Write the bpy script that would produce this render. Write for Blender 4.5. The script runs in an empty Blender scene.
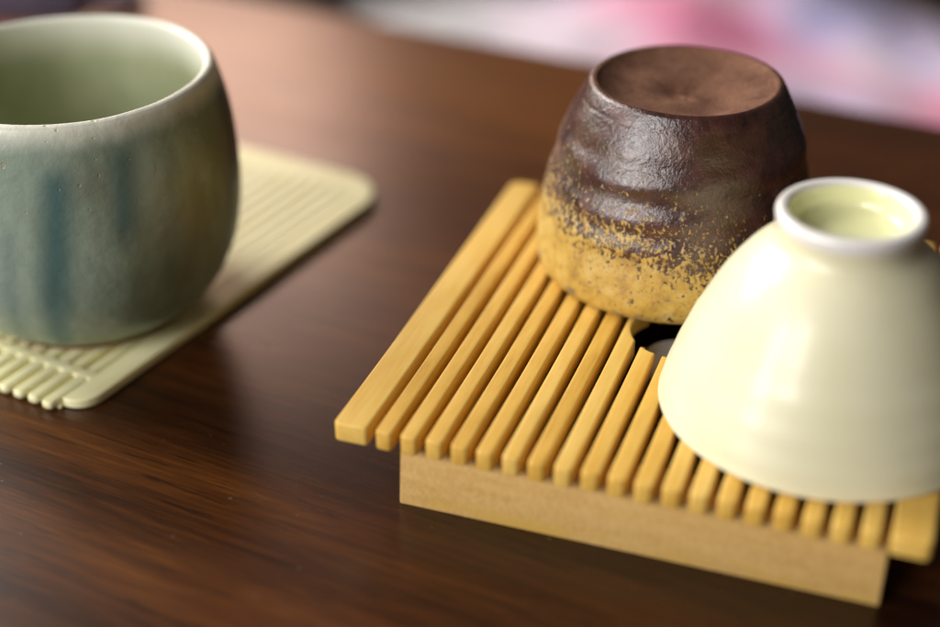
import bpy, bmesh, math, random
from mathutils import Vector, noise
random.seed(7)
mm = .001
C = bpy.context.scene.collection
PI = math.pi

# ---------------------------------------------------------------- materials
def new_mat(name):
    m = bpy.data.materials.new(name); m.use_nodes = True
    nt = m.node_tree
    return m, nt, nt.nodes['Principled BSDF']

class N:
    """tiny helper round a node tree"""
    def __init__(s, nt): s.nt = nt
    def add(s, kind, ins=None, **props):
        n = s.nt.nodes.new(kind)
        for k, v in props.items(): setattr(n, k, v)
        for k, v in (ins or {}).items(): s.put(n.inputs[k], v)
        return n
    def put(s, sock, v):
        if hasattr(v, 'is_output'): s.nt.links.new(v, sock)
        else: sock.default_value = v
    def math(s, op, a, b=0.0, c=None, clamp=False):
        n = s.add('ShaderNodeMath', operation=op, use_clamp=clamp)
        s.put(n.inputs[0], a); s.put(n.inputs[1], b)
        if c is not None: s.put(n.inputs[2], c)
        return n.outputs[0]
    def coords(s, scale=(1, 1, 1), loc=(0, 0, 0)):
        t = s.add('ShaderNodeTexCoord'); m = s.add('ShaderNodeMapping')
        s.put(m.inputs['Vector'], t.outputs['Object'])
        m.inputs['Scale'].default_value = scale; m.inputs['Location'].default_value = loc
        return m.outputs[0]
    def noise(s, vec, scale, detail=4.0, rough=.55, dist=0.0):
        n = s.add('ShaderNodeTexNoise', {'Scale': scale, 'Detail': detail, 'Roughness': rough, 'Distortion': dist})
        s.put(n.inputs['Vector'], vec); return n.outputs['Fac']
    def ramp(s, fac, stops, mode='LINEAR'):
        n = s.add('ShaderNodeValToRGB'); s.put(n.inputs[0], fac)
        cr = n.color_ramp; cr.interpolation = mode
        while len(cr.elements) < len(stops): cr.elements.new(0.5)
        for e, (p, c) in zip(cr.elements, stops):
            e.position = p; e.color = (*c, 1) if len(c) == 3 else c
        return n.outputs[0]
    def mix(s, fac, a, b, blend='MIX'):
        n = s.add('ShaderNodeMix', data_type='RGBA', blend_type=blend)
        s.put(n.inputs[0], fac)
        for k, v in ((6, a), (7, b)):
            s.put(n.inputs[k], (*v, 1) if isinstance(v, tuple) and len(v) == 3 else v)
        return n.outputs[2]
    def smooth(s, x, lo, hi):
        n = s.add('ShaderNodeMapRange', {1: lo, 2: hi}, interpolation_type='SMOOTHSTEP')
        s.put(n.inputs[0], x); return n.outputs[0]
    def xyz(s):
        t = s.add('ShaderNodeTexCoord'); q = s.add('ShaderNodeSeparateXYZ')
        s.put(q.inputs[0], t.outputs['Object']); return q.outputs
    def bump(s, bsdf, h, strength, dist):
        b = s.add('ShaderNodeBump', {'Strength': strength, 'Distance': dist}); s.put(b.inputs['Height'], h)
        s.put(bsdf.inputs['Normal'], b.outputs[0])

def table_wood():
    m, nt, b = new_mat('dark_varnished_wood'); n = N(nt)
    wob = n.noise(n.coords((3, 6, 1)), 2.0, 2)
    band = n.noise(n.coords((2.2, 15, 1), (.2, .55, 0)), 1.5, 4, .55, .5)
    streak = n.noise(n.coords((9, 150, 1), (.3, .2, 0)), 1.0, 5, .65, .35)
    fine = n.noise(n.coords((60, 900, 1)), 1.0, 3, .6)
    thin = n.noise(n.coords((16, 420, 1), (.7, .1, 0)), 1.0, 4, .7, .25)
    pore = n.noise(n.coords((70, 1300, 1), (5, 1, 0)), 1.0, 2, .5)
    f = n.math('ADD', n.math('ADD', n.math('MULTIPLY', band, .40), .12), n.math('MULTIPLY', streak, .36))
    f = n.math('ADD', f, n.math('MULTIPLY', n.math('SUBTRACT', wob, .5), .12))
    f = n.math('ADD', f, n.math('MULTIPLY', n.math('SUBTRACT', fine, .5), .36))
    fib = n.noise(n.coords((45, 1700, 1), (.3, .4, 0)), 1.0, 2, .6)
    f = n.math('ADD', f, n.math('MULTIPLY', n.math('SUBTRACT', fib, .5), .36))
    f = n.math('ADD', f, n.math('MULTIPLY', n.math('SUBTRACT', thin, .5), .27))
    # broad figure of this board, plus painted sheen and tray shade: orange-brown streaks between darker ones
    x, y, z = n.xyz()
    yw = n.math('ADD', y, n.math('MULTIPLY', n.math('SUBTRACT', band, .5), .014))
    def stripe(y0, wd, amt, x0=9.0):
        q = n.math('DIVIDE', n.math('SUBTRACT', yw, y0), wd)
        e = n.math('POWER', 2.718, n.math('MULTIPLY', n.math('MULTIPLY', q, q), -1.0))
        return n.math('MULTIPLY', n.math('MULTIPLY', e, amt), n.smooth(x, x0 + .035, x0 - .035))
    for a in ((-.261, .0080, .16, .165), (-.288, .008, .06, .20), (-.2735, .0035, -.10), (-.238, .010, -.09), (-.305, .006, -.07), (-.045, .05, .27, .16), (-.245, .02, -.08, 9.0), (-.15, .02, .03)):  # wide orange far-edge stripe paints in sheen; wide dark one paints in tray shade
        f = n.math('ADD', f, stripe(*a))
    col = n.ramp(f, [(.26, (.016, .0045, .0018)), (.48, (.050, .0148, .0034)), (.64, (.098, .0300, .0058)), (.82, (.170, .058, .0100))])
    pm = n.smooth(pore, .60, .68)
    col = n.mix(n.math('MULTIPLY', pm, .6), col, (.008, .004, .003))
    dust = n.smooth(n.noise(n.coords((1, 1, 1), (2, 2, 0)), 650, 1), .765, .80)
    col = n.mix(n.math('MULTIPLY', dust, .45), col, (.22, .17, .13))
    n.put(b.inputs['Base Color'], col)
    sm = n.noise(n.coords((14, 30, 1)), 1.0, 4, .6)
    r = n.math('ADD', .22, n.math('MULTIPLY', sm, .14))
    n.put(b.inputs['Roughness'], r)
    h = n.math('ADD', n.math('MULTIPLY', fine, .5), n.noise(n.coords(), 900, 3))
    n.bump(b, h, .06, .00005)
    b.inputs['Specular IOR Level'].default_value = .42
    return m

def bamboo(name='pale_bamboo', speck=False):
    m, nt, b = new_mat(name); n = N(nt)
    if speck:
        g = n.noise(n.coords((1, 1, .6)), 1500, 3, .6)
        g2 = n.noise(n.coords((.22, 1, 1.6)), 260, 4, .6)
        big = n.noise(n.coords((40, 40, 90)), 1.0, 3)
        f = n.math('ADD', n.math('MULTIPLY', g, .6), n.math('MULTIPLY', g2, .4))
        col = n.ramp(f, [(.34, (.52, .31, .098)), (.5, (.60, .375, .130)), (.66, (.67, .44, .165))])
        x, y, z = n.xyz()
        edge = n.math('MULTIPLY', n.smooth(z, .0045, .001), n.smooth(big, .42, .6))
        col = n.mix(n.math('MULTIPLY', edge, .8), col, (.60, .37, .075))
    else:
        rnd = n.add('ShaderNodeObjectInfo').outputs['Random']
        off = n.add('ShaderNodeCombineXYZ'); n.put(off.inputs[1], n.math('MULTIPLY', rnd, 3.0))
        tc = n.add('ShaderNodeTexCoord'); ad = n.add('ShaderNodeVectorMath', operation='ADD')
        n.put(ad.inputs[0], tc.outputs['Object']); n.put(ad.inputs[1], off.outputs[0])
        mp = n.add('ShaderNodeMapping'); n.put(mp.inputs[0], ad.outputs[0]); mp.inputs['Scale'].default_value = (900, 70, 900)
        g = n.noise(mp.outputs[0], 1.0, 3, .6)
        mp2 = n.add('ShaderNodeMapping'); n.put(mp2.inputs[0], ad.outputs[0]); mp2.inputs['Scale'].default_value = (160, 45, 160)
        g2 = n.noise(mp2.outputs[0], 1.0, 4, .6)
        f = n.math('ADD', n.math('MULTIPLY', g, .45), n.math('MULTIPLY', g2, .55))
        f = n.math('ADD', f, n.math('MULTIPLY', n.math('SUBTRACT', rnd, .5), .24))
        col = n.ramp(f, [(.26, (.54, .29, .036)), (.48, (.72, .425, .078)), (.70, (.80, .53, .135))])
        spot = n.smooth(n.noise(n.coords((55, 30, 55)), 1.0, 2), .62, .72)
        col = n.mix(n.math('MULTIPLY', spot, .35), col, (.58, .33, .05))
    n.put(b.inputs['Base Color'], col)
    b.inputs['Roughness'].default_value = .5 if not speck else .6
    b.inputs['Specular IOR Level'].default_value = .35
    n.bump(b, f, .15, .0002)
    return m

def brown_glaze():
    m, nt, b = new_mat('wood_fired_brown_glaze'); n = N(nt)
    x, y, z = n.xyz()
    med = n.noise(n.coords((1, 1, .85)), 620, 5, .72, .2)
    fle = n.noise(n.coords((1, 1, .75), (3, 1, 2)), 1400, 3, .6)
    big = n.noise(n.coords((1, 1, 1), (1, 4, 2)), 45, 3)
    # height of the ash line: higher on the left side than at the front
    ang = n.math('MULTIPLY', n.math('ADD', n.math('MULTIPLY', x, -.13), n.math('MULTIPLY', y, .03)), 1.0)
    zb = n.math('ADD', .0138, ang)
    zb = n.math('ADD', zb, n.math('MULTIPLY', n.math('SUBTRACT', big, .5), .014))
    d = n.math('DIVIDE', n.math('SUBTRACT', zb, z), .0135)
    d = n.math('MAXIMUM', n.math('MINIMUM', d, .50), n.math('MULTIPLY', d, .55))
    t = n.math('ADD', d, n.math('MULTIPLY', n.math('SUBTRACT', med, .5), 2.5))
    t = n.math('ADD', t, n.math('MULTIPLY', n.math('SUBTRACT', fle, .5), 2.6))
    ash = n.smooth(t, -.26, .24)
    dark = n.ramp(n.noise(n.coords(), 160, 5, .65), [(.3, (.019, .0065, .0058)), (.5, (.056, .0185, .0145)), (.72, (.112, .040, .030))])
    oliv = n.smooth(n.noise(n.coords((1, 1, 1.6), (7, 2, 1)), 75, 4), .46, .62)
    dark = n.mix(n.math('MULTIPLY', oliv, .42), dark, (.075, .042, .009))
    yel = n.ramp(n.noise(n.coords((1, 1, 1), (2, 2, 2)), 260, 5, .65), [(.3, (.35, .195, .030)), (.5, (.54, .34, .058)), (.7, (.60, .43, .13))])
    grey = n.math('MULTIPLY', n.smooth(n.noise(n.coords((1, 1, 2.2), (9, 3, 5)), 120, 3), .56, .68), n.smooth(z, .009, .003))
    yel = n.mix(n.math('MULTIPLY', grey, .75), yel, (.17, .15, .11))
    hole = n.smooth(n.math('ADD', n.noise(n.coords((1, 1, 1), (4, 8, 1)), 520, 4, .6), n.math('MULTIPLY', x, 2.2)), .60, .66)
    yel = n.mix(hole, yel, (.05, .02, .012))
    col = n.mix(ash, dark, yel)
    n.put(b.inputs['Base Color'], col)
    rr = n.math('ADD', .25, n.math('MULTIPLY', ash, .22))
    rr = n.math('ADD', rr, n.math('MULTIPLY', n.math('SUBTRACT', med, .5), .25))
    n.put(b.inputs['Roughness'], rr)
    b.inputs['Specular IOR Level'].default_value = .95
    h = n.math('ADD', n.math('MULTIPLY', n.noise(n.coords(), 1100, 3, .6), .6), n.math('MULTIPLY', med, .9))
    h = n.math('ADD', h, n.math('MULTIPLY', ash, .25))
    n.bump(b, h, .55, .0004)
    return m

def brown_clay():
    m, nt, b = new_mat('bare_red_brown_clay'); n = N(nt)
    g = n.noise(n.coords(), 1700, 3, .6); g2 = n.noise(n.coords(), 130, 4, .6)
    f = n.math('ADD', n.math('MULTIPLY', g, .5), n.math('MULTIPLY', g2, .5))
    n.put(b.inputs['Base Color'], n.ramp(f, [(.36, (.088, .038, .023)), (.5, (.165, .077, .045)), (.66, (.245, .125, .075))]))
    b.inputs['Roughness'].default_value = .85; b.inputs['Specular IOR Level'].default_value = .2
    n.bump(b, f, .5, .0004)
    return m

def cream_glaze(name, c0, c1, rough):
    m, nt, b = new_mat(name); n = N(nt)
    f = n.noise(n.coords(), 60, 3)
    n.put(b.inputs['Base Color'], n.mix(n.smooth(f, .35, .65), c0, c1))
    b.inputs['Roughness'].default_value = rough
    b.inputs['Coat Weight'].default_value = .42; b.inputs['Coat Roughness'].default_value = .2
    b.inputs['Subsurface Weight'].default_value = .12; b.inputs['Subsurface Radius'].default_value = (1, .9, .6)
    b.inputs['Subsurface Scale'].default_value = .003
    n.bump(b, n.noise(n.coords(), 60, 2), .06, .0006)
    return m

def green_glaze():
    m, nt, b = new_mat('green_celadon_glaze'); n = N(nt)
    x, y, z = n.xyz()
    ang = n.math('ARCTAN2', y, x)
    r = n.math('SQRT', n.math('ADD', n.math('MULTIPLY', x, x), n.math('MULTIPLY', y, y)))
    inside = n.smooth(n.math('SUBTRACT', n.smooth(z, .0560, .0662), n.math('MULTIPLY', r, 0.0)), 2.0, 3.0)
    # mottled grey green, brown flush towards the shoulder on the right
    mott = n.noise(n.coords((1, 1, .5)), 110, 5, .62)
    base = n.ramp(mott, [(.3, (.105, .148, .085)), (.5, (.170, .225, .140)), (.7, (.25, .315, .215))])
    pale = n.smooth(n.noise(n.coords((1, 1, .45), (3, 1, 1)), 38, 3), .40, .66)
    base = n.mix(n.math('MULTIPLY', pale, .55), base, (.33, .41, .36))
    fl = n.noise(n.coords((1, 1, .7), (5, 5, 1)), 55, 4)
    br = n.math('MULTIPLY', n.smooth(fl, .42, .62), n.smooth(ang, -1.75, -.9))
    base = n.mix(n.math('MULTIPLY', br, .35), base, (.185, .145, .070))
    # vertical blue runs of glaze
    nz = n.noise(n.coords((1, 1, .35), (2, 0, 0)), 120, 3)
    def run(a0, half, ztop, zbot, amt):
        global_d = n.math('ABSOLUTE', n.math('SUBTRACT', n.math('ADD', ang, n.math('MULTIPLY', n.math('SUBTRACT', nz, .5), .06)), n.math('ADD', n.math('MULTIPLY', n.math('SUBTRACT', z, .03), 3.6), a0)))
        s = n.smooth(global_d, half, 0.0)
        zz = n.math('MULTIPLY', n.smooth(z, zbot - .006, zbot + .004), n.smooth(z, ztop + .003, ztop - .004))
        return n.math('MULTIPLY', n.math('MULTIPLY', s, zz), amt)
    blue = run(-1.48, .16, .053, .004, .9)
    for a in ((-1.10, .14, .056, .036, .75), (-2.5, .15, .05, .01, .8), (.9, .2, .056, .02, .8), (1.9, .15, .055, .01, .8), (-1.75, .10, .040, .006, .35), (-.8, .10, .052, .02, .25)):
        blue = n.math('MAXIMUM', blue, run(*a))
    base = n.mix(blue, base, (.055, .125, .122))
    base = n.mix(run(-.10, .26, .060, .002, 1.0), base, (.036, .066, .066))
    # thin pale glaze over the lip
    lip = n.smooth(n.math('ADD', z, n.math('MULTIPLY', n.math('SUBTRACT', nz, .5), .004)),   .0555, .0620)
    base = n.mix(lip, base, (.76, .76, .64))
    pit = n.smooth(n.noise(n.coords((1, 1, 1), (9, 1, 4)), 330, 2), .68, .73)
    pit = n.math('MULTIPLY', pit, n.smooth(z, .035, .055))
    base = n.mix(n.math('MULTIPLY', pit, .5), base, (.36, .27, .12))
    n.put(b.inputs['Base Color'], base)
    b.inputs['Roughness'].default_value = .42
    b.inputs['Coat Weight'].default_value = .25; b.inputs['Coat Roughness'].default_value = .3
    h = n.math('SUBTRACT', n.noise(n.coords(), 420, 3), n.math('MULTIPLY', pit, 1.2))
    h = n.math('ADD', h, n.math('MULTIPLY', n.noise(n.coords(), 90, 2), 2.0))
    n.bump(b, h, .35, .0005)
    return m

def green_inside():
    m, nt, b = new_mat('green_inner_glaze'); n = N(nt)
    f = n.noise(n.coords((1, 1, .6)), 60, 4)
    x, y, z = n.xyz()
    c = n.ramp(f, [(.3, (.33, .36, .21)), (.55, (.42, .45, .28)), (.75, (.50, .51, .35))])
    c = n.mix(n.smooth(z, .049, .0610), c, (.76, .76, .64))
    n.put(b.inputs['Base Color'], c); b.inputs['Roughness'].default_value = .35
    return m

def mat_yellow():
    m, nt, b = new_mat('pale_yellow_bamboo_mat'); n = N(nt)
    f = n.noise(n.coords((500, 40, 500)), 1.0, 4, .6)
    n.put(b.inputs['Base Color'], n.ramp(f, [(.3, (.80, .74, .38)), (.55, (.86, .82, .50)), (.75, (.88, .84, .54))]))
    b.inputs['Roughness'].default_value = .45
    n.bump(b, f, .15, .0002)
    return m

def floral():
    """white cotton with big loose watercolour flowers in pink and lavender"""
    m, nt, b = new_mat('floral_cotton'); n = N(nt)
    t = n.add('ShaderNodeTexCoord')
    nz = n.add('ShaderNodeTexNoise', {'Scale': 14.0, 'Detail': 3.0}); n.put(nz.inputs['Vector'], t.outputs['Object'])
    w = n.add('ShaderNodeVectorMath', operation='MULTIPLY_ADD')
    n.put(w.inputs[0], nz.outputs['Color']); w.inputs[1].default_value = (.07, .07, 0); n.put(w.inputs[2], t.outputs['Object'])
    x, y, z = n.xyz()
    c = n.mix(n.smooth(n.noise(n.coords(), 30, 2), .4, .6), (.60, .53, .61), (.66, .58, .66))
    def flower(u, v, r, col, amt):
        nonlocal c
        d = n.add('ShaderNodeVectorMath', operation='DISTANCE')
        fl_ = n.add('ShaderNodeVectorMath', operation='MULTIPLY'); n.put(fl_.inputs[0], w.outputs[0]); fl_.inputs[1].default_value = (1, 1, 0)
        n.put(d.inputs[0], fl_.outputs[0]); d.inputs[1].default_value = (u + .035, v + .035, 0)
        k = n.math('MULTIPLY', n.smooth(d.outputs['Value'], r * 1.2, r * .2), amt)
        c = n.mix(k, c, col)
    pink, rose, lav, blue = (.90, .34, .52), (.88, .19, .40), (.42, .38, .66), (.34, .40, .70)
    for a in ((.00, .075, .075, pink, .8), (.035, .025, .085, pink, .95), (.06, .055, .035, rose, .75), (.01, .035, .03, rose, .45), (.10, .04, .05, pink, .5),
              (.135, .09, .075, blue, .75), (.19, .07, .06, lav, .7), (.17, -.085, .05, pink, .95), (.185, -.08, .025, rose, .6), (.12, -.03, .05, pink, .45), (.20, -.01, .05, lav, .5),
              (-.02, -.06, .06, pink, .8), (.08, -.1, .06, lav, .7), (-.10, -.12, .06, pink, .7), (.10, .16, .06, pink, .9), (.22, .17, .05, blue, .7), (-.05, .16, .06, lav, .7)):
        flower(*a)
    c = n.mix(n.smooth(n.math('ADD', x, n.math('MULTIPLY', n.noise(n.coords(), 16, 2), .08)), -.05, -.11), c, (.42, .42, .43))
    n.put(b.inputs['Base Color'], c); b.inputs['Roughness'].default_value = .9
    n.bump(b, n.noise(n.coords(), 900, 2), .3, .001)
    return m

def plain_cloth(name, c0, c1, sc=40):
    m, nt, b = new_mat(name); n = N(nt)
    n.put(b.inputs['Base Color'], n.ramp(n.noise(n.coords(), sc, 4), [(.35, c0), (.65, c1)]))
    b.inputs['Roughness'].default_value = .9; b.inputs['Specular IOR Level'].default_value = .2
    n.bump(b, n.noise(n.coords(), 900, 2), .3, .001)
    return m

# ---------------------------------------------------------------- mesh helpers
def link(name, bm, mat, parent=None, smooth=True, angle=40):
    bmesh.ops.recalc_face_normals(bm, faces=bm.faces)
    me = bpy.data.meshes.new(name); bm.to_mesh(me); bm.free()
    for m in (mat if isinstance(mat, (list, tuple)) else [mat]): me.materials.append(m)
    if smooth:
        for p in me.polygons: p.use_smooth = True
        me.set_sharp_from_angle(angle=math.radians(angle))
    o = bpy.data.objects.new(name, me); C.objects.link(o)
    if parent: o.parent = parent
    return o

def thing(name, label, cat, loc=(0, 0, 0), rz=0.0):
    o = bpy.data.objects.new(name, None); C.objects.link(o)
    o.location = loc; o.rotation_euler = (0, 0, rz); o.empty_display_size = .02
    o['label'] = label; o['category'] = cat
    return o

def catmull(pts, k=6):
    out = []
    for i in range(len(pts) - 1):
        p0 = pts[max(i - 1, 0)]; p1 = pts[i]; p2 = pts[i + 1]; p3 = pts[min(i + 2, len(pts) - 1)]
        for j in range(k):
            t = j / k
            out.append(tuple(.5 * (2 * b + (c - a) * t + (2 * a - 5 * b + 4 * c - d) * t * t + (3 * b - a - 3 * c + d) * t ** 3)
                             for a, b, c, d in zip(p0, p1, p2, p3)))
    out.append(pts[-1]); return out

def lathe(prof, seg=160, fn=None, mat_fn=None):
    """prof: (r, z) from the first point to the last; r = 0 closes to a pole"""
    bm = bmesh.new(); rings = []
    for r, z in prof:
        if r < 1e-6: rings.append([bm.verts.new((0, 0, z))]); continue
        ring = []
        for i in range(seg):
            a = 2 * PI * i / seg
            rr, zz = fn(r, z, a) if fn else (r, z)
            ring.append(bm.verts.new((rr * math.cos(a), rr * math.sin(a), zz)))
        rings.append(ring)
    for k in range(len(rings) - 1):
        A, B = rings[k], rings[k + 1]
        for i in range(seg):
            j = (i + 1) % seg
            if len(A) == 1 and len(B) == 1: break
            if len(A) == 1: f = bm.faces.new((A[0], B[i], B[j]))
            elif len(B) == 1: f = bm.faces.new((A[i], A[j], B[0]))
            else: f = bm.faces.new((A[i], A[j], B[j], B[i]))
            if mat_fn: f.material_index = mat_fn(k)
    return bm

def rounded(pts, radii, k=5):
    """polygon with each corner replaced by an arc"""
    out = []; n = len(pts)
    for i in range(n):
        p = Vector(pts[i]); r = radii[i]
        if r <= 0: out.append(tuple(p)); continue
        a = (Vector(pts[i - 1]) - p).normalized(); c = (Vector(pts[(i + 1) % n]) - p).normalized()
        half = a.angle(c) / 2; d = r / math.tan(half)
        ctr = p + (a + c).normalized() * (r / math.sin(half))
        s = p + a * d; e = p + c * d
        a0 = math.atan2(s.y - ctr.y, s.x - ctr.x); a1 = math.atan2(e.y - ctr.y, e.x - ctr.x)
        da = (a1 - a0 + PI) % (2 * PI) - PI
        for q in range(k + 1):
            t = a0 + da * q / k
            out.append((ctr.x + r * math.cos(t), ctr.y + r * math.sin(t)))
    return out

def prism(poly, z0, z1, bev=.0004, seg=2, bm=None):
    own = bmesh.new()
    vs = [own.verts.new((x, y, z0)) for x, y in poly]
    f = own.faces.new(vs)
    ex = bmesh.ops.extrude_face_region(own, geom=[f])
    for v in [g for g in ex['geom'] if isinstance(g, bmesh.types.BMVert)]: v.co.z = z1
    bmesh.ops.recalc_face_normals(own, faces=own.faces)
    own.normal_update()
    if bev:
        ed = [e for e in own.edges if len(e.link_faces) == 2 and e.calc_face_angle() > math.radians(50)]
        bmesh.ops.bevel(own, geom=ed, offset=bev, segments=seg, profile=.6, affect='EDGES', clamp_overlap=True)
    if bm is None: return own
    me = bpy.data.meshes.new('tmp'); own.to_mesh(me); own.free(); bm.from_mesh(me); bpy.data.meshes.remove(me)
    return bm

def slat_mesh(poly, z0, z1, d, k=5):
    """outline drawn inwards in rings, so the upper edges are rounded over by d and the lower ones a little"""
    n = len(poly); P = [Vector(q) for q in poly]
    if sum(P[i].x * P[(i + 1) % n].y - P[(i + 1) % n].x * P[i].y for i in range(n)) < 0: P.reverse()
    mit = []
    for i in range(n):
        a = (P[i] - P[i - 1]).normalized(); b = (P[(i + 1) % n] - P[i]).normalized()
        na = Vector((-a.y, a.x)); nb_ = Vector((-b.y, b.x)); m = (na + nb_).normalized()
        mit.append(m / max(.5, m.dot(na)))
    bm = bmesh.new(); rings = []
    lo = .25 * mm
    lv = [(lo, z0), (lo * .3, z0 + lo * .3), (0, z0 + lo)]
    for j in range(k + 1):
        t = j / k * PI / 2
        lv.append((d * (1 - math.cos(t)), z1 - d * .8 + d * .8 * math.sin(t)))
    for off, z in lv: rings.append([bm.verts.new((p.x + m.x * off, p.y + m.y * off, z)) for p, m in zip(P, mit)])
    bm.faces.new(rings[0][::-1]); bm.faces.new(rings[-1])
    for A, B in zip(rings, rings[1:]):
        for i in range(n): bm.faces.new((A[i], A[(i + 1) % n], B[(i + 1) % n], B[i]))
    return bm

def rect(x0, x1, y0, y1): return [(x0, y0), (x1, y0), (x1, y1), (x0, y1)]

M_table = table_wood(); M_bam = bamboo(); M_rail = bamboo('speckled_bamboo_board', True)
M_brown = brown_glaze(); M_clay = brown_clay()
M_cream = cream_glaze('cream_celadon_glaze', (.745, .705, .47), (.77, .735, .51), .45)
M_creamfoot = cream_glaze('white_glazed_foot', (.80, .78, .74), (.82, .80, .77), .3)
M_creamwell = cream_glaze('pale_green_well', (.77, .77, .44), (.80, .80, .48), .2)
M_green = green_glaze(); M_gin = green_inside(); M_mat = mat_yellow()
M_floral = floral()
M_dark = plain_cloth('dark_plum_cloth', (.035, .025, .04), (.07, .05, .075))
M_floor = plain_cloth('dark_floor_boards', (.016, .012, .012), (.03, .022, .02), 6)
M_plate = plain_cloth('pale_clay', (.58, .52, .47), (.66, .60, .55), 300)

# ---------------------------------------------------------------- the setting
TYAW = math.radians(-27.2)
bm = bmesh.new()
bmesh.ops.create_grid(bm, x_segments=1, y_segments=1, size=4)
fl = link('floor', bm, M_floor, smooth=False); fl.location = (0, 1, -.40); fl['kind'] = 'structure'

tb = thing('wooden_table', 'dark brown varnished wooden table top under the cups and the slatted tray', 'table', (-.0523, .5506, -.40), TYAW)
# local x runs along the far edge, local -y towards the camera
top = prism(rounded(rect(-.75, .75, -.85, 0), [.03] * 4, 8), .372, .40, .003, 3)
link('tabletop', top, M_table, tb)
for sx in (-.68, .68):
    for sy in (-.78, -.07):
        link('leg', prism(rounded(rect(sx - .025, sx + .025, sy - .025, sy + .025), [.004] * 4), 0, .3722, .002), M_table, tb)

# ---------------------------------------------------------------- slatted tray
mm = .001
T, t, w, g, n_ = 19.38 * mm, 4.35 * mm, 7.4 * mm, 1.70 * mm, 3.60 * mm
D = 118.3 * mm; p_ = n_ + g; WL = w + .13 * mm; WT = w + WL + 19 * n_ + 20 * g
TRAY_YAW = -.3344
tray = thing('slatted_tray', 'square pale yellow bamboo tray with parallel slats carrying the brown and the cream cup', 'tray', (-.02757, .25397, 0), TRAY_YAW)
hc, hr = (58.5 * mm, 57.3 * mm), 11.0 * mm
def arc(u0, u1, front, k=8):
    s = -1 if front else 1
    us = [u1 + (u0 - u1) * i / k for i in range(k + 1)]
    return [(u, hc[1] + s * math.sqrt(max(hr * hr - (u - hc[0]) ** 2, 0))) for u in us]
for k in range(1, 22):
    if k == 1: u0, u1 = 0, w
    elif k == 21: u0, u1 = WT - WL, WT
    else: u0 = w + g + (k - 2) * p_; u1 = u0 + n_
    jf = random.uniform(-.25, .25) * mm; jb = random.uniform(-.3, .3) * mm
    if k in (1, 21): jf = jb = 0
    zt = T - random.uniform(0, .12) * mm
    r0 = 1.0 * mm; polys = []
    inside = lambda u: abs(u - hc[0]) < hr
    if inside(u0) and inside(u1):
        a = arc(u0, u1, True)
        polys.append(rounded([(u0, jf), (u1, jf)] + a, [r0, r0, .35 * mm] + [.0] * (len(a) - 2) + [.35 * mm]))
        a = arc(u0, u1, False)[::-1]
        polys.append(rounded(a + [(u1, D + jb), (u0, D + jb)], [.35 * mm] + [0] * (len(a) - 2) + [.35 * mm, r0, r0]))
    elif inside(u0) or inside(u1):
        uu = u1 if inside(u1) else u0
        dv = math.sqrt(hr * hr - (uu - hc[0]) ** 2)
        a0 = math.asin(dv / hr); pts = []
        for i in range(13):
            a = -a0 + 2 * a0 * i / 12
            pts.append((hc[0] + (-hr if inside(u1) else hr) * math.cos(a), hc[1] + hr * math.sin(a)))
        if inside(u1):
            polys.append(rounded([(u0, jf), (u1, jf)] + pts + [(u1, D + jb), (u0, D + jb)], [r0, r0] + [0] * 13 + [r0, r0]))
        else:
            polys.append(rounded([(u0, jf), (u1, jf), (u1, D + jb), (u0, D + jb)] + pts[::-1], [r0, r0, r0, r0] + [0] * 13))
    else:
        rr = [1.3 * mm, r0, r0, 2.6 * mm] if k == 1 else ([r0, 1.5 * mm, 2.6 * mm, r0] if k == 21 else [r0] * 4)
        polys.append(rounded(rect(u0, u1, jf, D + jb), rr))
    arced = inside(u0) or inside(u1)
    for q in polys:
        link('slat', slat_mesh(q, T - t, zt, (.42 if arced else .62) * mm), M_bam, tray, angle=50)
ov, rin, inn, rt = 13.2 * mm, 7.47 * mm, 3.0 * mm, 9 * mm
zr = T - t + .25 * mm
def rail(x0, x1, y0, y1, rr):
    o = prism(rounded(rect(x0, x1, y0, y1), rr, 4), 0, zr, .35 * mm, 2)
    for v in o.verts:   # hand-cut, slightly uneven board; a glue bulge at the foot of the near left corner
        nv = noise.noise(v.co * 90)
        v.co.y += nv * .15 * mm
        if v.co.z < 4 * mm and v.co.x < ov + 2 * mm and v.co.y < 6 * mm: v.co.x -= .5 * mm
    return link('rail', o, M_rail, tray)
rail(ov, WT - rin, inn, inn + rt, [.5 * mm] * 4)
rail(ov, WT - rin, D - inn - rt, D - inn, [.5 * mm] * 4)
rail(ov + .3 * mm, ov + rt, inn + rt - .0 * mm + .02 * mm, D - inn - rt - .02 * mm, [.2 * mm] * 4)
rail(WT - rin - rt, WT - rin - .3 * mm, inn + rt + .02 * mm, D - inn - rt - .02 * mm, [.2 * mm] * 4)
pl = lathe([(0, 0), (9.0 * mm, 0), (9.6 * mm, .6 * mm), (9.6 * mm, 11.6 * mm), (8.8 * mm, 12.4 * mm), (0, 12.2 * mm)], 64)
plate = link('drip_plate', pl, M_plate, tray); plate.location = (59.4 * mm, 56.6 * mm, 0)

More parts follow.
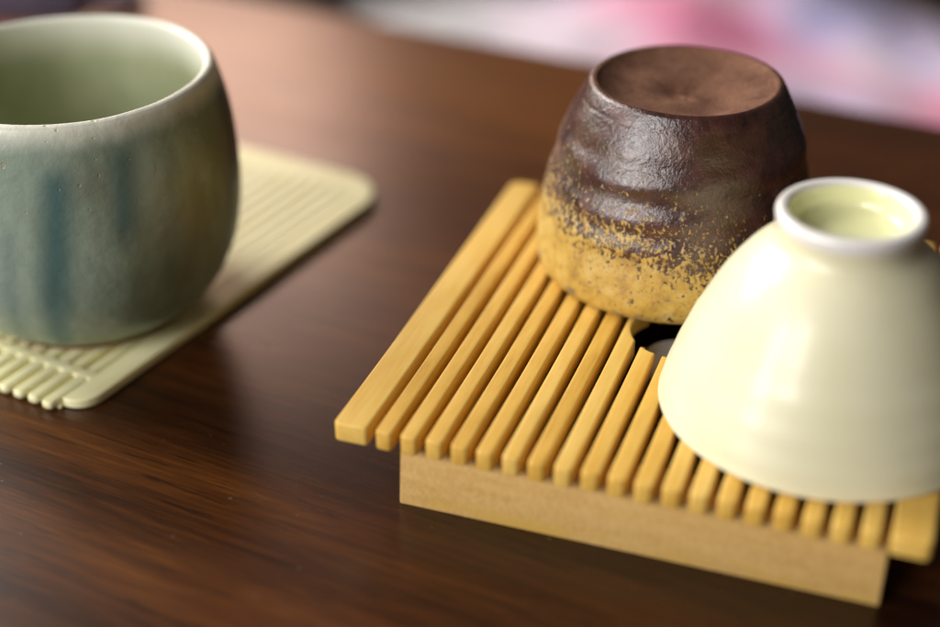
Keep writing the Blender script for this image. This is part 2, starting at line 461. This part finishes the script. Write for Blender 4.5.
# ---------------------------------------------------------------- brown cup, upside down
cup = thing('brown_cup', 'upturned dark brown stoneware cup with speckled ochre lower half, on the slatted tray', 'cup', (.04859, .32251, T), 0)
outer = [(31.2, .35), (31.8, .9), (32.45, 2.5), (32.75, 5), (32.6, 8), (32.1, 12.7), (31.5, 17.8), (30.35, 22.9), (29.15, 28), (28.45, 31.0), (27.7, 33.4), (26.65, 36.0), (25.5, 38.5), (24.2, 41.0), (22.95, 43.4), (22.15, 44.8), (21.75, 45.4), (21.2, 45.75), (20.7, 45.8)]
prof = catmull([(a * mm, b * mm) for a, b in outer], 8)
cav = catmull([(a * mm, b * mm) for a, b in [(31.2, .35), (30.6, .0), (29.9, .15), (29.2, .9), (29.0, 5), (28.2, 15), (25.8, 26), (21.5, 34.5), (12, 37.3), (0, 38)]], 6)
def wob(r, z, a):
    zz = z / mm
    s = min(1, max(0, zz / 6)) * min(1, max(0, (45 - zz) / 5))
    zr_ = zz + 1.1 * math.sin(a - .4)                    # throwing rings wander round the wall
    q = .22 * math.exp(-((zr_ - 32.6) / 1.7) ** 2) - .14 * math.exp(-((zr_ - 36.8) / 1.8) ** 2) \
        + .28 * math.exp(-((zr_ - 24.2) / 1.7) ** 2) - .22 * math.exp(-((zr_ - 28.2) / 1.7) ** 2) + .16 * math.exp(-((zr_ - 18.0) / 1.5) ** 2) - .14 * math.exp(-((zr_ - 21) / 1.4) ** 2) \
        - .3 * math.exp(-((zz - 42.6) / .3) ** 2)
    q += .38 * noise.noise(Vector((2.2 * math.cos(a), 2.2 * math.sin(a), zz / 9))) + .16 * noise.noise(Vector((7 * math.cos(a), 7 * math.sin(a), zz / 3.2)))
    q *= .62
    lf = math.exp(-((a - 2 * PI + 2.05) / .75) ** 2)      # finger ridges, strongest on the near left side
    for z0, wd, am in ((31.6, 1.6, .42), (35.6, 1.5, -.34), (27.6, 1.5, -.30), (24.2, 1.5, .34), (20.8, 1.4, -.26), (17.8, 1.4, .26)):
        q += lf * am * math.exp(-((zz + .8 * math.sin(2 * a) - z0) / wd) ** 2)
    q -= .95 * max(0, math.cos(a + .15)) ** 2 * math.exp(-((zz - 23) / 9) ** 2)
    return r + q * s * mm, z + .25 * mm * noise.noise(Vector((1.5 * math.cos(a), 1.5 * math.sin(a), 9))) * min(1, zz / 20)
body = lathe(cav[::-1] + prof[1:], 200, lambda r, z, a: wob(r, z, a) if r > 29.6 * mm or z > 20 * mm and r > 20.6 * mm else (r, z))
link('body', body, M_brown, cup, angle=60)
basep = catmull([(a * mm, b * mm) for a, b in [(20.7, 45.8), (20.2, 45.7), (19.3, 45.0), (17.0, 43.9), (13, 42.6), (8, 41.6), (4, 41.2), (1.2, 41.1), (0, 41.2)]], 6)
def swirl(r, z, a):
    rm = r / mm
    k = max(0, min(1, (20 - rm) / 6))
    s = .8 * math.sin(a * 1 + rm * .30 + 2.2) * k * min(1, rm / 4) * (1.3 - rm / 20)
    s += .25 * noise.noise(Vector((r * 220 * math.cos(a), r * 220 * math.sin(a), 3))) * k
    return r, z + s * mm + .25 * mm * noise.noise(Vector((1.5 * math.cos(a), 1.5 * math.sin(a), 9)))
bb = lathe(basep + [(0, 41.5 * mm), (21.4 * mm, 41.8 * mm), (21.9 * mm, 44.6 * mm)][:0], 160, swirl)
link('base', bb, M_clay, cup, angle=70)

# ---------------------------------------------------------------- cream cup, upside down
cup = thing('cream_cup', 'upturned glossy cream porcelain teacup with white foot ring, on the slatted tray', 'cup', (.07261, .26077, T), 0)
outer = [(33.45, .1), (33.85, .45), (33.95, 1.0), (33.6, 2.2), (33.0, 4.9), (32.0, 7.8), (31.1, 10.6), (29.9, 13.6), (28.6, 17), (27.1, 20), (25.5, 23.4), (23.7, 26.8), (22.2, 29.2), (20.3, 31.8), (18.4, 34.1), (16.2, 36.2), (14.9, 37.5), (14.2, 38.8), (14.0, 40.2), (14.1, 41.6)]
prof = catmull([(a * mm, b * mm) for a, b in outer], 7)
cav = catmull([(a * mm, b * mm) for a, b in [(33.45, .1), (33.1, .12), (32.7, .8), (31.6, 4.9), (29.6, 10.6), (27, 17), (23.6, 23.4), (19, 29.2), (12, 34), (5, 35.6), (0, 35.8)]], 6)
def wo2(r, z, a):
    q = .12 * noise.noise(Vector((1.6 * math.cos(a), 1.6 * math.sin(a), z * 12))) + .05 * math.cos(9 * a + 1) * min(1, z / (8 * mm))
    return r + q * mm * min(1, max(0, (38 * mm - z) / (6 * mm))), z
link('body', lathe(cav[::-1] + prof[1:], 180, wo2), M_cream, cup, angle=70)
ft = catmull([(a * mm, b * mm) for a, b in [(14.1, 41.6), (14.2, 42.4), (14.3, 43.3), (13.95, 44.1), (13.2, 44.4), (12.3, 44.25), (11.7, 43.6)]], 6)
link('foot_ring', lathe(ft, 120), M_creamfoot, cup, angle=80)
wl = catmull([(a * mm, b * mm) for a, b in [(11.7, 43.6), (11.4, 42.5), (11.1, 40.8), (10.4, 39.6), (8.5, 38.9), (5, 38.6), (2, 38.7), (0, 38.8)]], 6)
link('foot_well', lathe(wl, 120), M_creamwell, cup, angle=80)

# ---------------------------------------------------------------- pale mat under the green cup
CM = thing('comb_mat', 'pale yellow slotted bamboo mat with rounded corners under the green cup', 'mat', (-0.08677, 0.28310, 0), -0.5141)
U1, U0, V0, V1 = -.3 * mm, -84 * mm, -1.5 * mm, 132.2 * mm
bw = 6.6 * mm
fr = rounded([(U0, V0 + .3 * mm), (U0 + bw, V0 + .3 * mm), (U0 + bw, V1 - 9 * mm), (U1 - bw, V1 - 9 * mm), (U1 - bw, V0 + 3.0 * mm), (U1, V0 + 3.4 * mm), (U1, V1), (U0, V1)],
             [8 * mm * .5, .6 * mm, 0, 0, .6 * mm, 5.9 * mm, 15 * mm, 15 * mm], 8)
link('frame', prism(fr, .0002, 2.5 * mm, .5 * mm, 3), M_mat, CM)
link('backing', prism(rect(U0 + bw - .3 * mm, U1 - bw + .3 * mm, .4 * mm, V1 - 8.8 * mm), .0003, .9 * mm, 0), M_mat, CM)
link('backing', prism(rect(U0 + bw - .3 * mm, U1 - bw + .3 * mm, 30 * mm, V1 - 8.8 * mm), .7 * mm, 2.1 * mm, .3 * mm, 1), M_mat, CM)
span = (U1 - bw) - (U0 + bw); nb = 16; pit = span / nb
for i in range(nb):
    uc = U0 + bw + pit * (i + .5)
    q = rounded(rect(uc - 1.6 * mm, uc + 1.6 * mm, V0 + random.uniform(-.15, .15) * mm, V1 - 9.05 * mm), [1.2 * mm, 1.2 * mm, 0, 0], 5)
    o = link('slat', prism(q, .5 * mm, 2.35 * mm, .75 * mm, 3), M_mat, CM)
for v in (10.6 * mm,):
    link('crossbar', prism(rect(U0 + bw - .2 * mm, U1 - bw + .2 * mm, v, v + 3.2 * mm), .6 * mm, 2.42 * mm, .6 * mm, 3), M_mat, CM)

# ---------------------------------------------------------------- green cup
cup = thing('green_cup', 'large grey green celadon cup with blue glaze runs, standing upright on the pale yellow mat', 'cup', (-.09428, .33259, 2.45 * mm), 0)
ow = [(24.6, .9), (25.6, 2.2), (28.6, 4.3), (31.3, 6.6), (33.6, 9.8), (35.5, 13.6), (37.2, 18), (38.3, 22.8), (38.95, 27.4), (39.2, 32), (39.15, 37), (38.95, 42), (38.55, 46.5), (37.8, 51.2), (36.8, 55.8), (35.9, 59), (35.3, 60.8), (34.7, 61.65)]
iw = [(34.7, 61.65), (33.9, 61.95), (33.1, 61.6), (32.6, 60.6), (32.9, 57), (33.8, 51), (34.6, 44), (34.9, 36), (34.3, 26), (32, 17), (27, 10.5), (18, 7.2), (8, 6.4), (0, 6.3)]
def wo3(r, z, a):
    q = .45 * noise.noise(Vector((1.4 * math.cos(a), 1.4 * math.sin(a), z * 18))) + .12 * noise.noise(Vector((4 * math.cos(a), 4 * math.sin(a), z * 90)))
    return r + q * mm * min(1, z / (9 * mm)), z + .35 * mm * noise.noise(Vector((1.2 * math.cos(a), 1.2 * math.sin(a), 4))) * z / (62 * mm)
o_ = catmull([(a * mm, b * mm) for a, b in ow], 7); i_ = catmull([(a * mm, b * mm) for a, b in iw], 7)
no = len(o_) + 8
link('body', lathe(o_ + i_[1:], 200, wo3, lambda k: 0 if k < no else 1), [M_green, M_gin], cup, angle=80)
fo = catmull([(a * mm, b * mm) for a, b in [(25.0, 1.5), (24.6, .7), (24.0, .15), (22.4, .0), (21.2, .2), (20.6, 1.2), (19, 2.6), (10, 3), (0, 3)]], 5)
link('foot', lathe(fo, 140), M_clay, cup, angle=80)

# ---------------------------------------------------------------- soft things beyond the table
def pillow(sx, sy, h, seed, lump=.02):
    bm = bmesh.new(); nx, ny = 48, 48; grid = {}
    def P(i, j, s):
        a = -1 + 2 * i / nx; b = -1 + 2 * j / ny
        e = (max(0, 1 - abs(a) ** 3.2) * max(0, 1 - abs(b) ** 3.2)) ** .5
        pin = 1 - .05 * (1 - abs(a)) * abs(b) ** 3
        x = a * sx / 2 * (1 - .06 * abs(b) ** 2 * (1 - abs(a))); y = b * sy / 2 * (1 - .06 * abs(a) ** 2 * (1 - abs(b)))
        z = h * .5 + s * (h * .5 * e)
        nv = noise.fractal(Vector((x * 5, y * 5, seed + s)), .9, 2, 4)
        if s > 0: z += lump * nv * e
        return (x, y, max(z, 0))
    for s in (1, -1):
        for i in range(nx + 1):
            for j in range(ny + 1):
                if s < 0 and (i in (0, nx) or j in (0, ny)): grid[i, j, s] = grid[i, j, 1]; continue
                grid[i, j, s] = bm.verts.new(P(i, j, s))
    for s in (1, -1):
        for i in range(nx):
            for j in range(ny):
                bm.faces.new([grid[q[0], q[1], s] for q in ((i, j), (i + 1, j), (i + 1, j + 1), (i, j + 1))])
    return bm
def tag(o, label, cat): o['label'] = label; o['category'] = cat
o = link('floral_cushion', pillow(.58, .46, .20, 3.1, .05), M_floral, angle=80)
o.location = (.145, 1.04, -.40); o.rotation_euler = (0, 0, math.radians(2))
tag(o, 'pink, white and pale blue floral cushion lying beyond the far table edge, out of focus', 'cushion')
# dark folded cloth at the back of the table, with a strap
bm = bmesh.new(); bmesh.ops.create_grid(bm, x_segments=60, y_segments=40, size=1)
for v in bm.verts:
    x, y = v.co.x, v.co.y
    e = max(0, 1 - abs(x) ** 4) * max(0, 1 - abs(y) ** 4)
    f = .5 + .5 * math.sin(y * 9 + 2 * noise.noise(Vector((x * 2, y * 2, 1))))
    v.co = Vector((x * .065 + .006 * noise.noise(Vector((y * 2, 3, 1))), y * .045 + .006 * noise.noise(Vector((x * 2, 7, 1))), .0015 + e ** .5 * (.008 + .006 * f + .004 * noise.noise(Vector((x * 3, y * 3, 5))))))
ret = bmesh.ops.extrude_face_region(bm, geom=bm.faces[:])
for v in [q for q in ret['geom'] if isinstance(q, bmesh.types.BMVert)]: v.co.z = max(.0004, v.co.z - .0016)
DC = thing('folded_cloth', 'dark plum coloured folded cloth on the table behind the green cup', 'cloth', (-.208, .592, 0), math.radians(-4))
link('cloth', bm, M_dark, DC, angle=80)
path = catmull([(.050, -.01, .006), (.066, -.012, .004), (.080, -.022, .0032), (.0865, -.031, .003), (.081, -.036, .003), (.072, -.030, .003), (.064, -.018, .003)], 8)
bm = bmesh.new(); rings = []
for i, p in enumerate(path):
    p = Vector(p); d = (Vector(path[min(i + 1, len(path) - 1)]) - Vector(path[max(i - 1, 0)])).normalized()
    s = d.cross(Vector((0, 0, 1))).normalized(); u = s.cross(d)
    rings.append([bm.verts.new(p + s * .0026 * math.cos(a) + u * .0024 * math.sin(a)) for a in (2 * PI * k / 12 for k in range(12))])
for A, B in zip(rings, rings[1:]):
    for k in range(12): bm.faces.new((A[k], A[(k + 1) % 12], B[(k + 1) % 12], B[k]))
bm.faces.new(rings[0][::-1]); bm.faces.new(rings[-1])
link('strap', bm, M_dark, DC, angle=60)

# ---------------------------------------------------------------- light
def area(name, loc, target, sx, sy, power, col):
    l = bpy.data.lights.new(name, 'AREA'); l.shape = 'RECTANGLE'; l.size = sx; l.size_y = sy; l.energy = power; l.color = col
    o = bpy.data.objects.new(name, l); C.objects.link(o); o.location = loc
    o.rotation_euler = (Vector(target) - Vector(loc)).to_track_quat('-Z', 'Y').to_euler()
    return o
area('window_light', (-1.35, 1.30, 1.10), (0, .36, 0), 1.2, 1.0, 45, (1, .965, .93))
area('side_window_light', (-1.5, -.50, .60), (0, .3, .03), .42, 1.0, 17, (1, .97, .95))
area('front_window_light', (-1.05, -.90, .85), (0, .3, .03), .55, .8, 16, (1, .97, .95))
area('back_window_light', (-.46, 2.2, .70), (-.05, .5, 0), .6, .5, 7.5, (1, .66, .52))
w_ = bpy.data.worlds.new('World'); bpy.context.scene.world = w_; w_.use_nodes = True
w_.node_tree.nodes['Background'].inputs[0].default_value = (1, .88, .78, 1)
w_.node_tree.nodes['Background'].inputs[1].default_value = .06

# ---------------------------------------------------------------- camera
cd = bpy.data.cameras.new('camera'); co = bpy.data.objects.new('camera', cd); C.objects.link(co)
co.location = (0, 0, .195); co.rotation_euler = (PI / 2 - .53453, 0, 0)
cd.sensor_width = 36; cd.lens = 1533.4 / 940 * 36
cd.clip_start = .01; cd.clip_end = 60
cd.dof.use_dof = True; cd.dof.focus_distance = .326; cd.dof.aperture_fstop = 3.9; cd.dof.aperture_blades = 0
sc = bpy.context.scene
sc.camera = co
sc.view_settings.view_transform = 'Standard'; sc.view_settings.look = 'None'
sc.view_settings.exposure = .08; sc.view_settings.gamma = 1
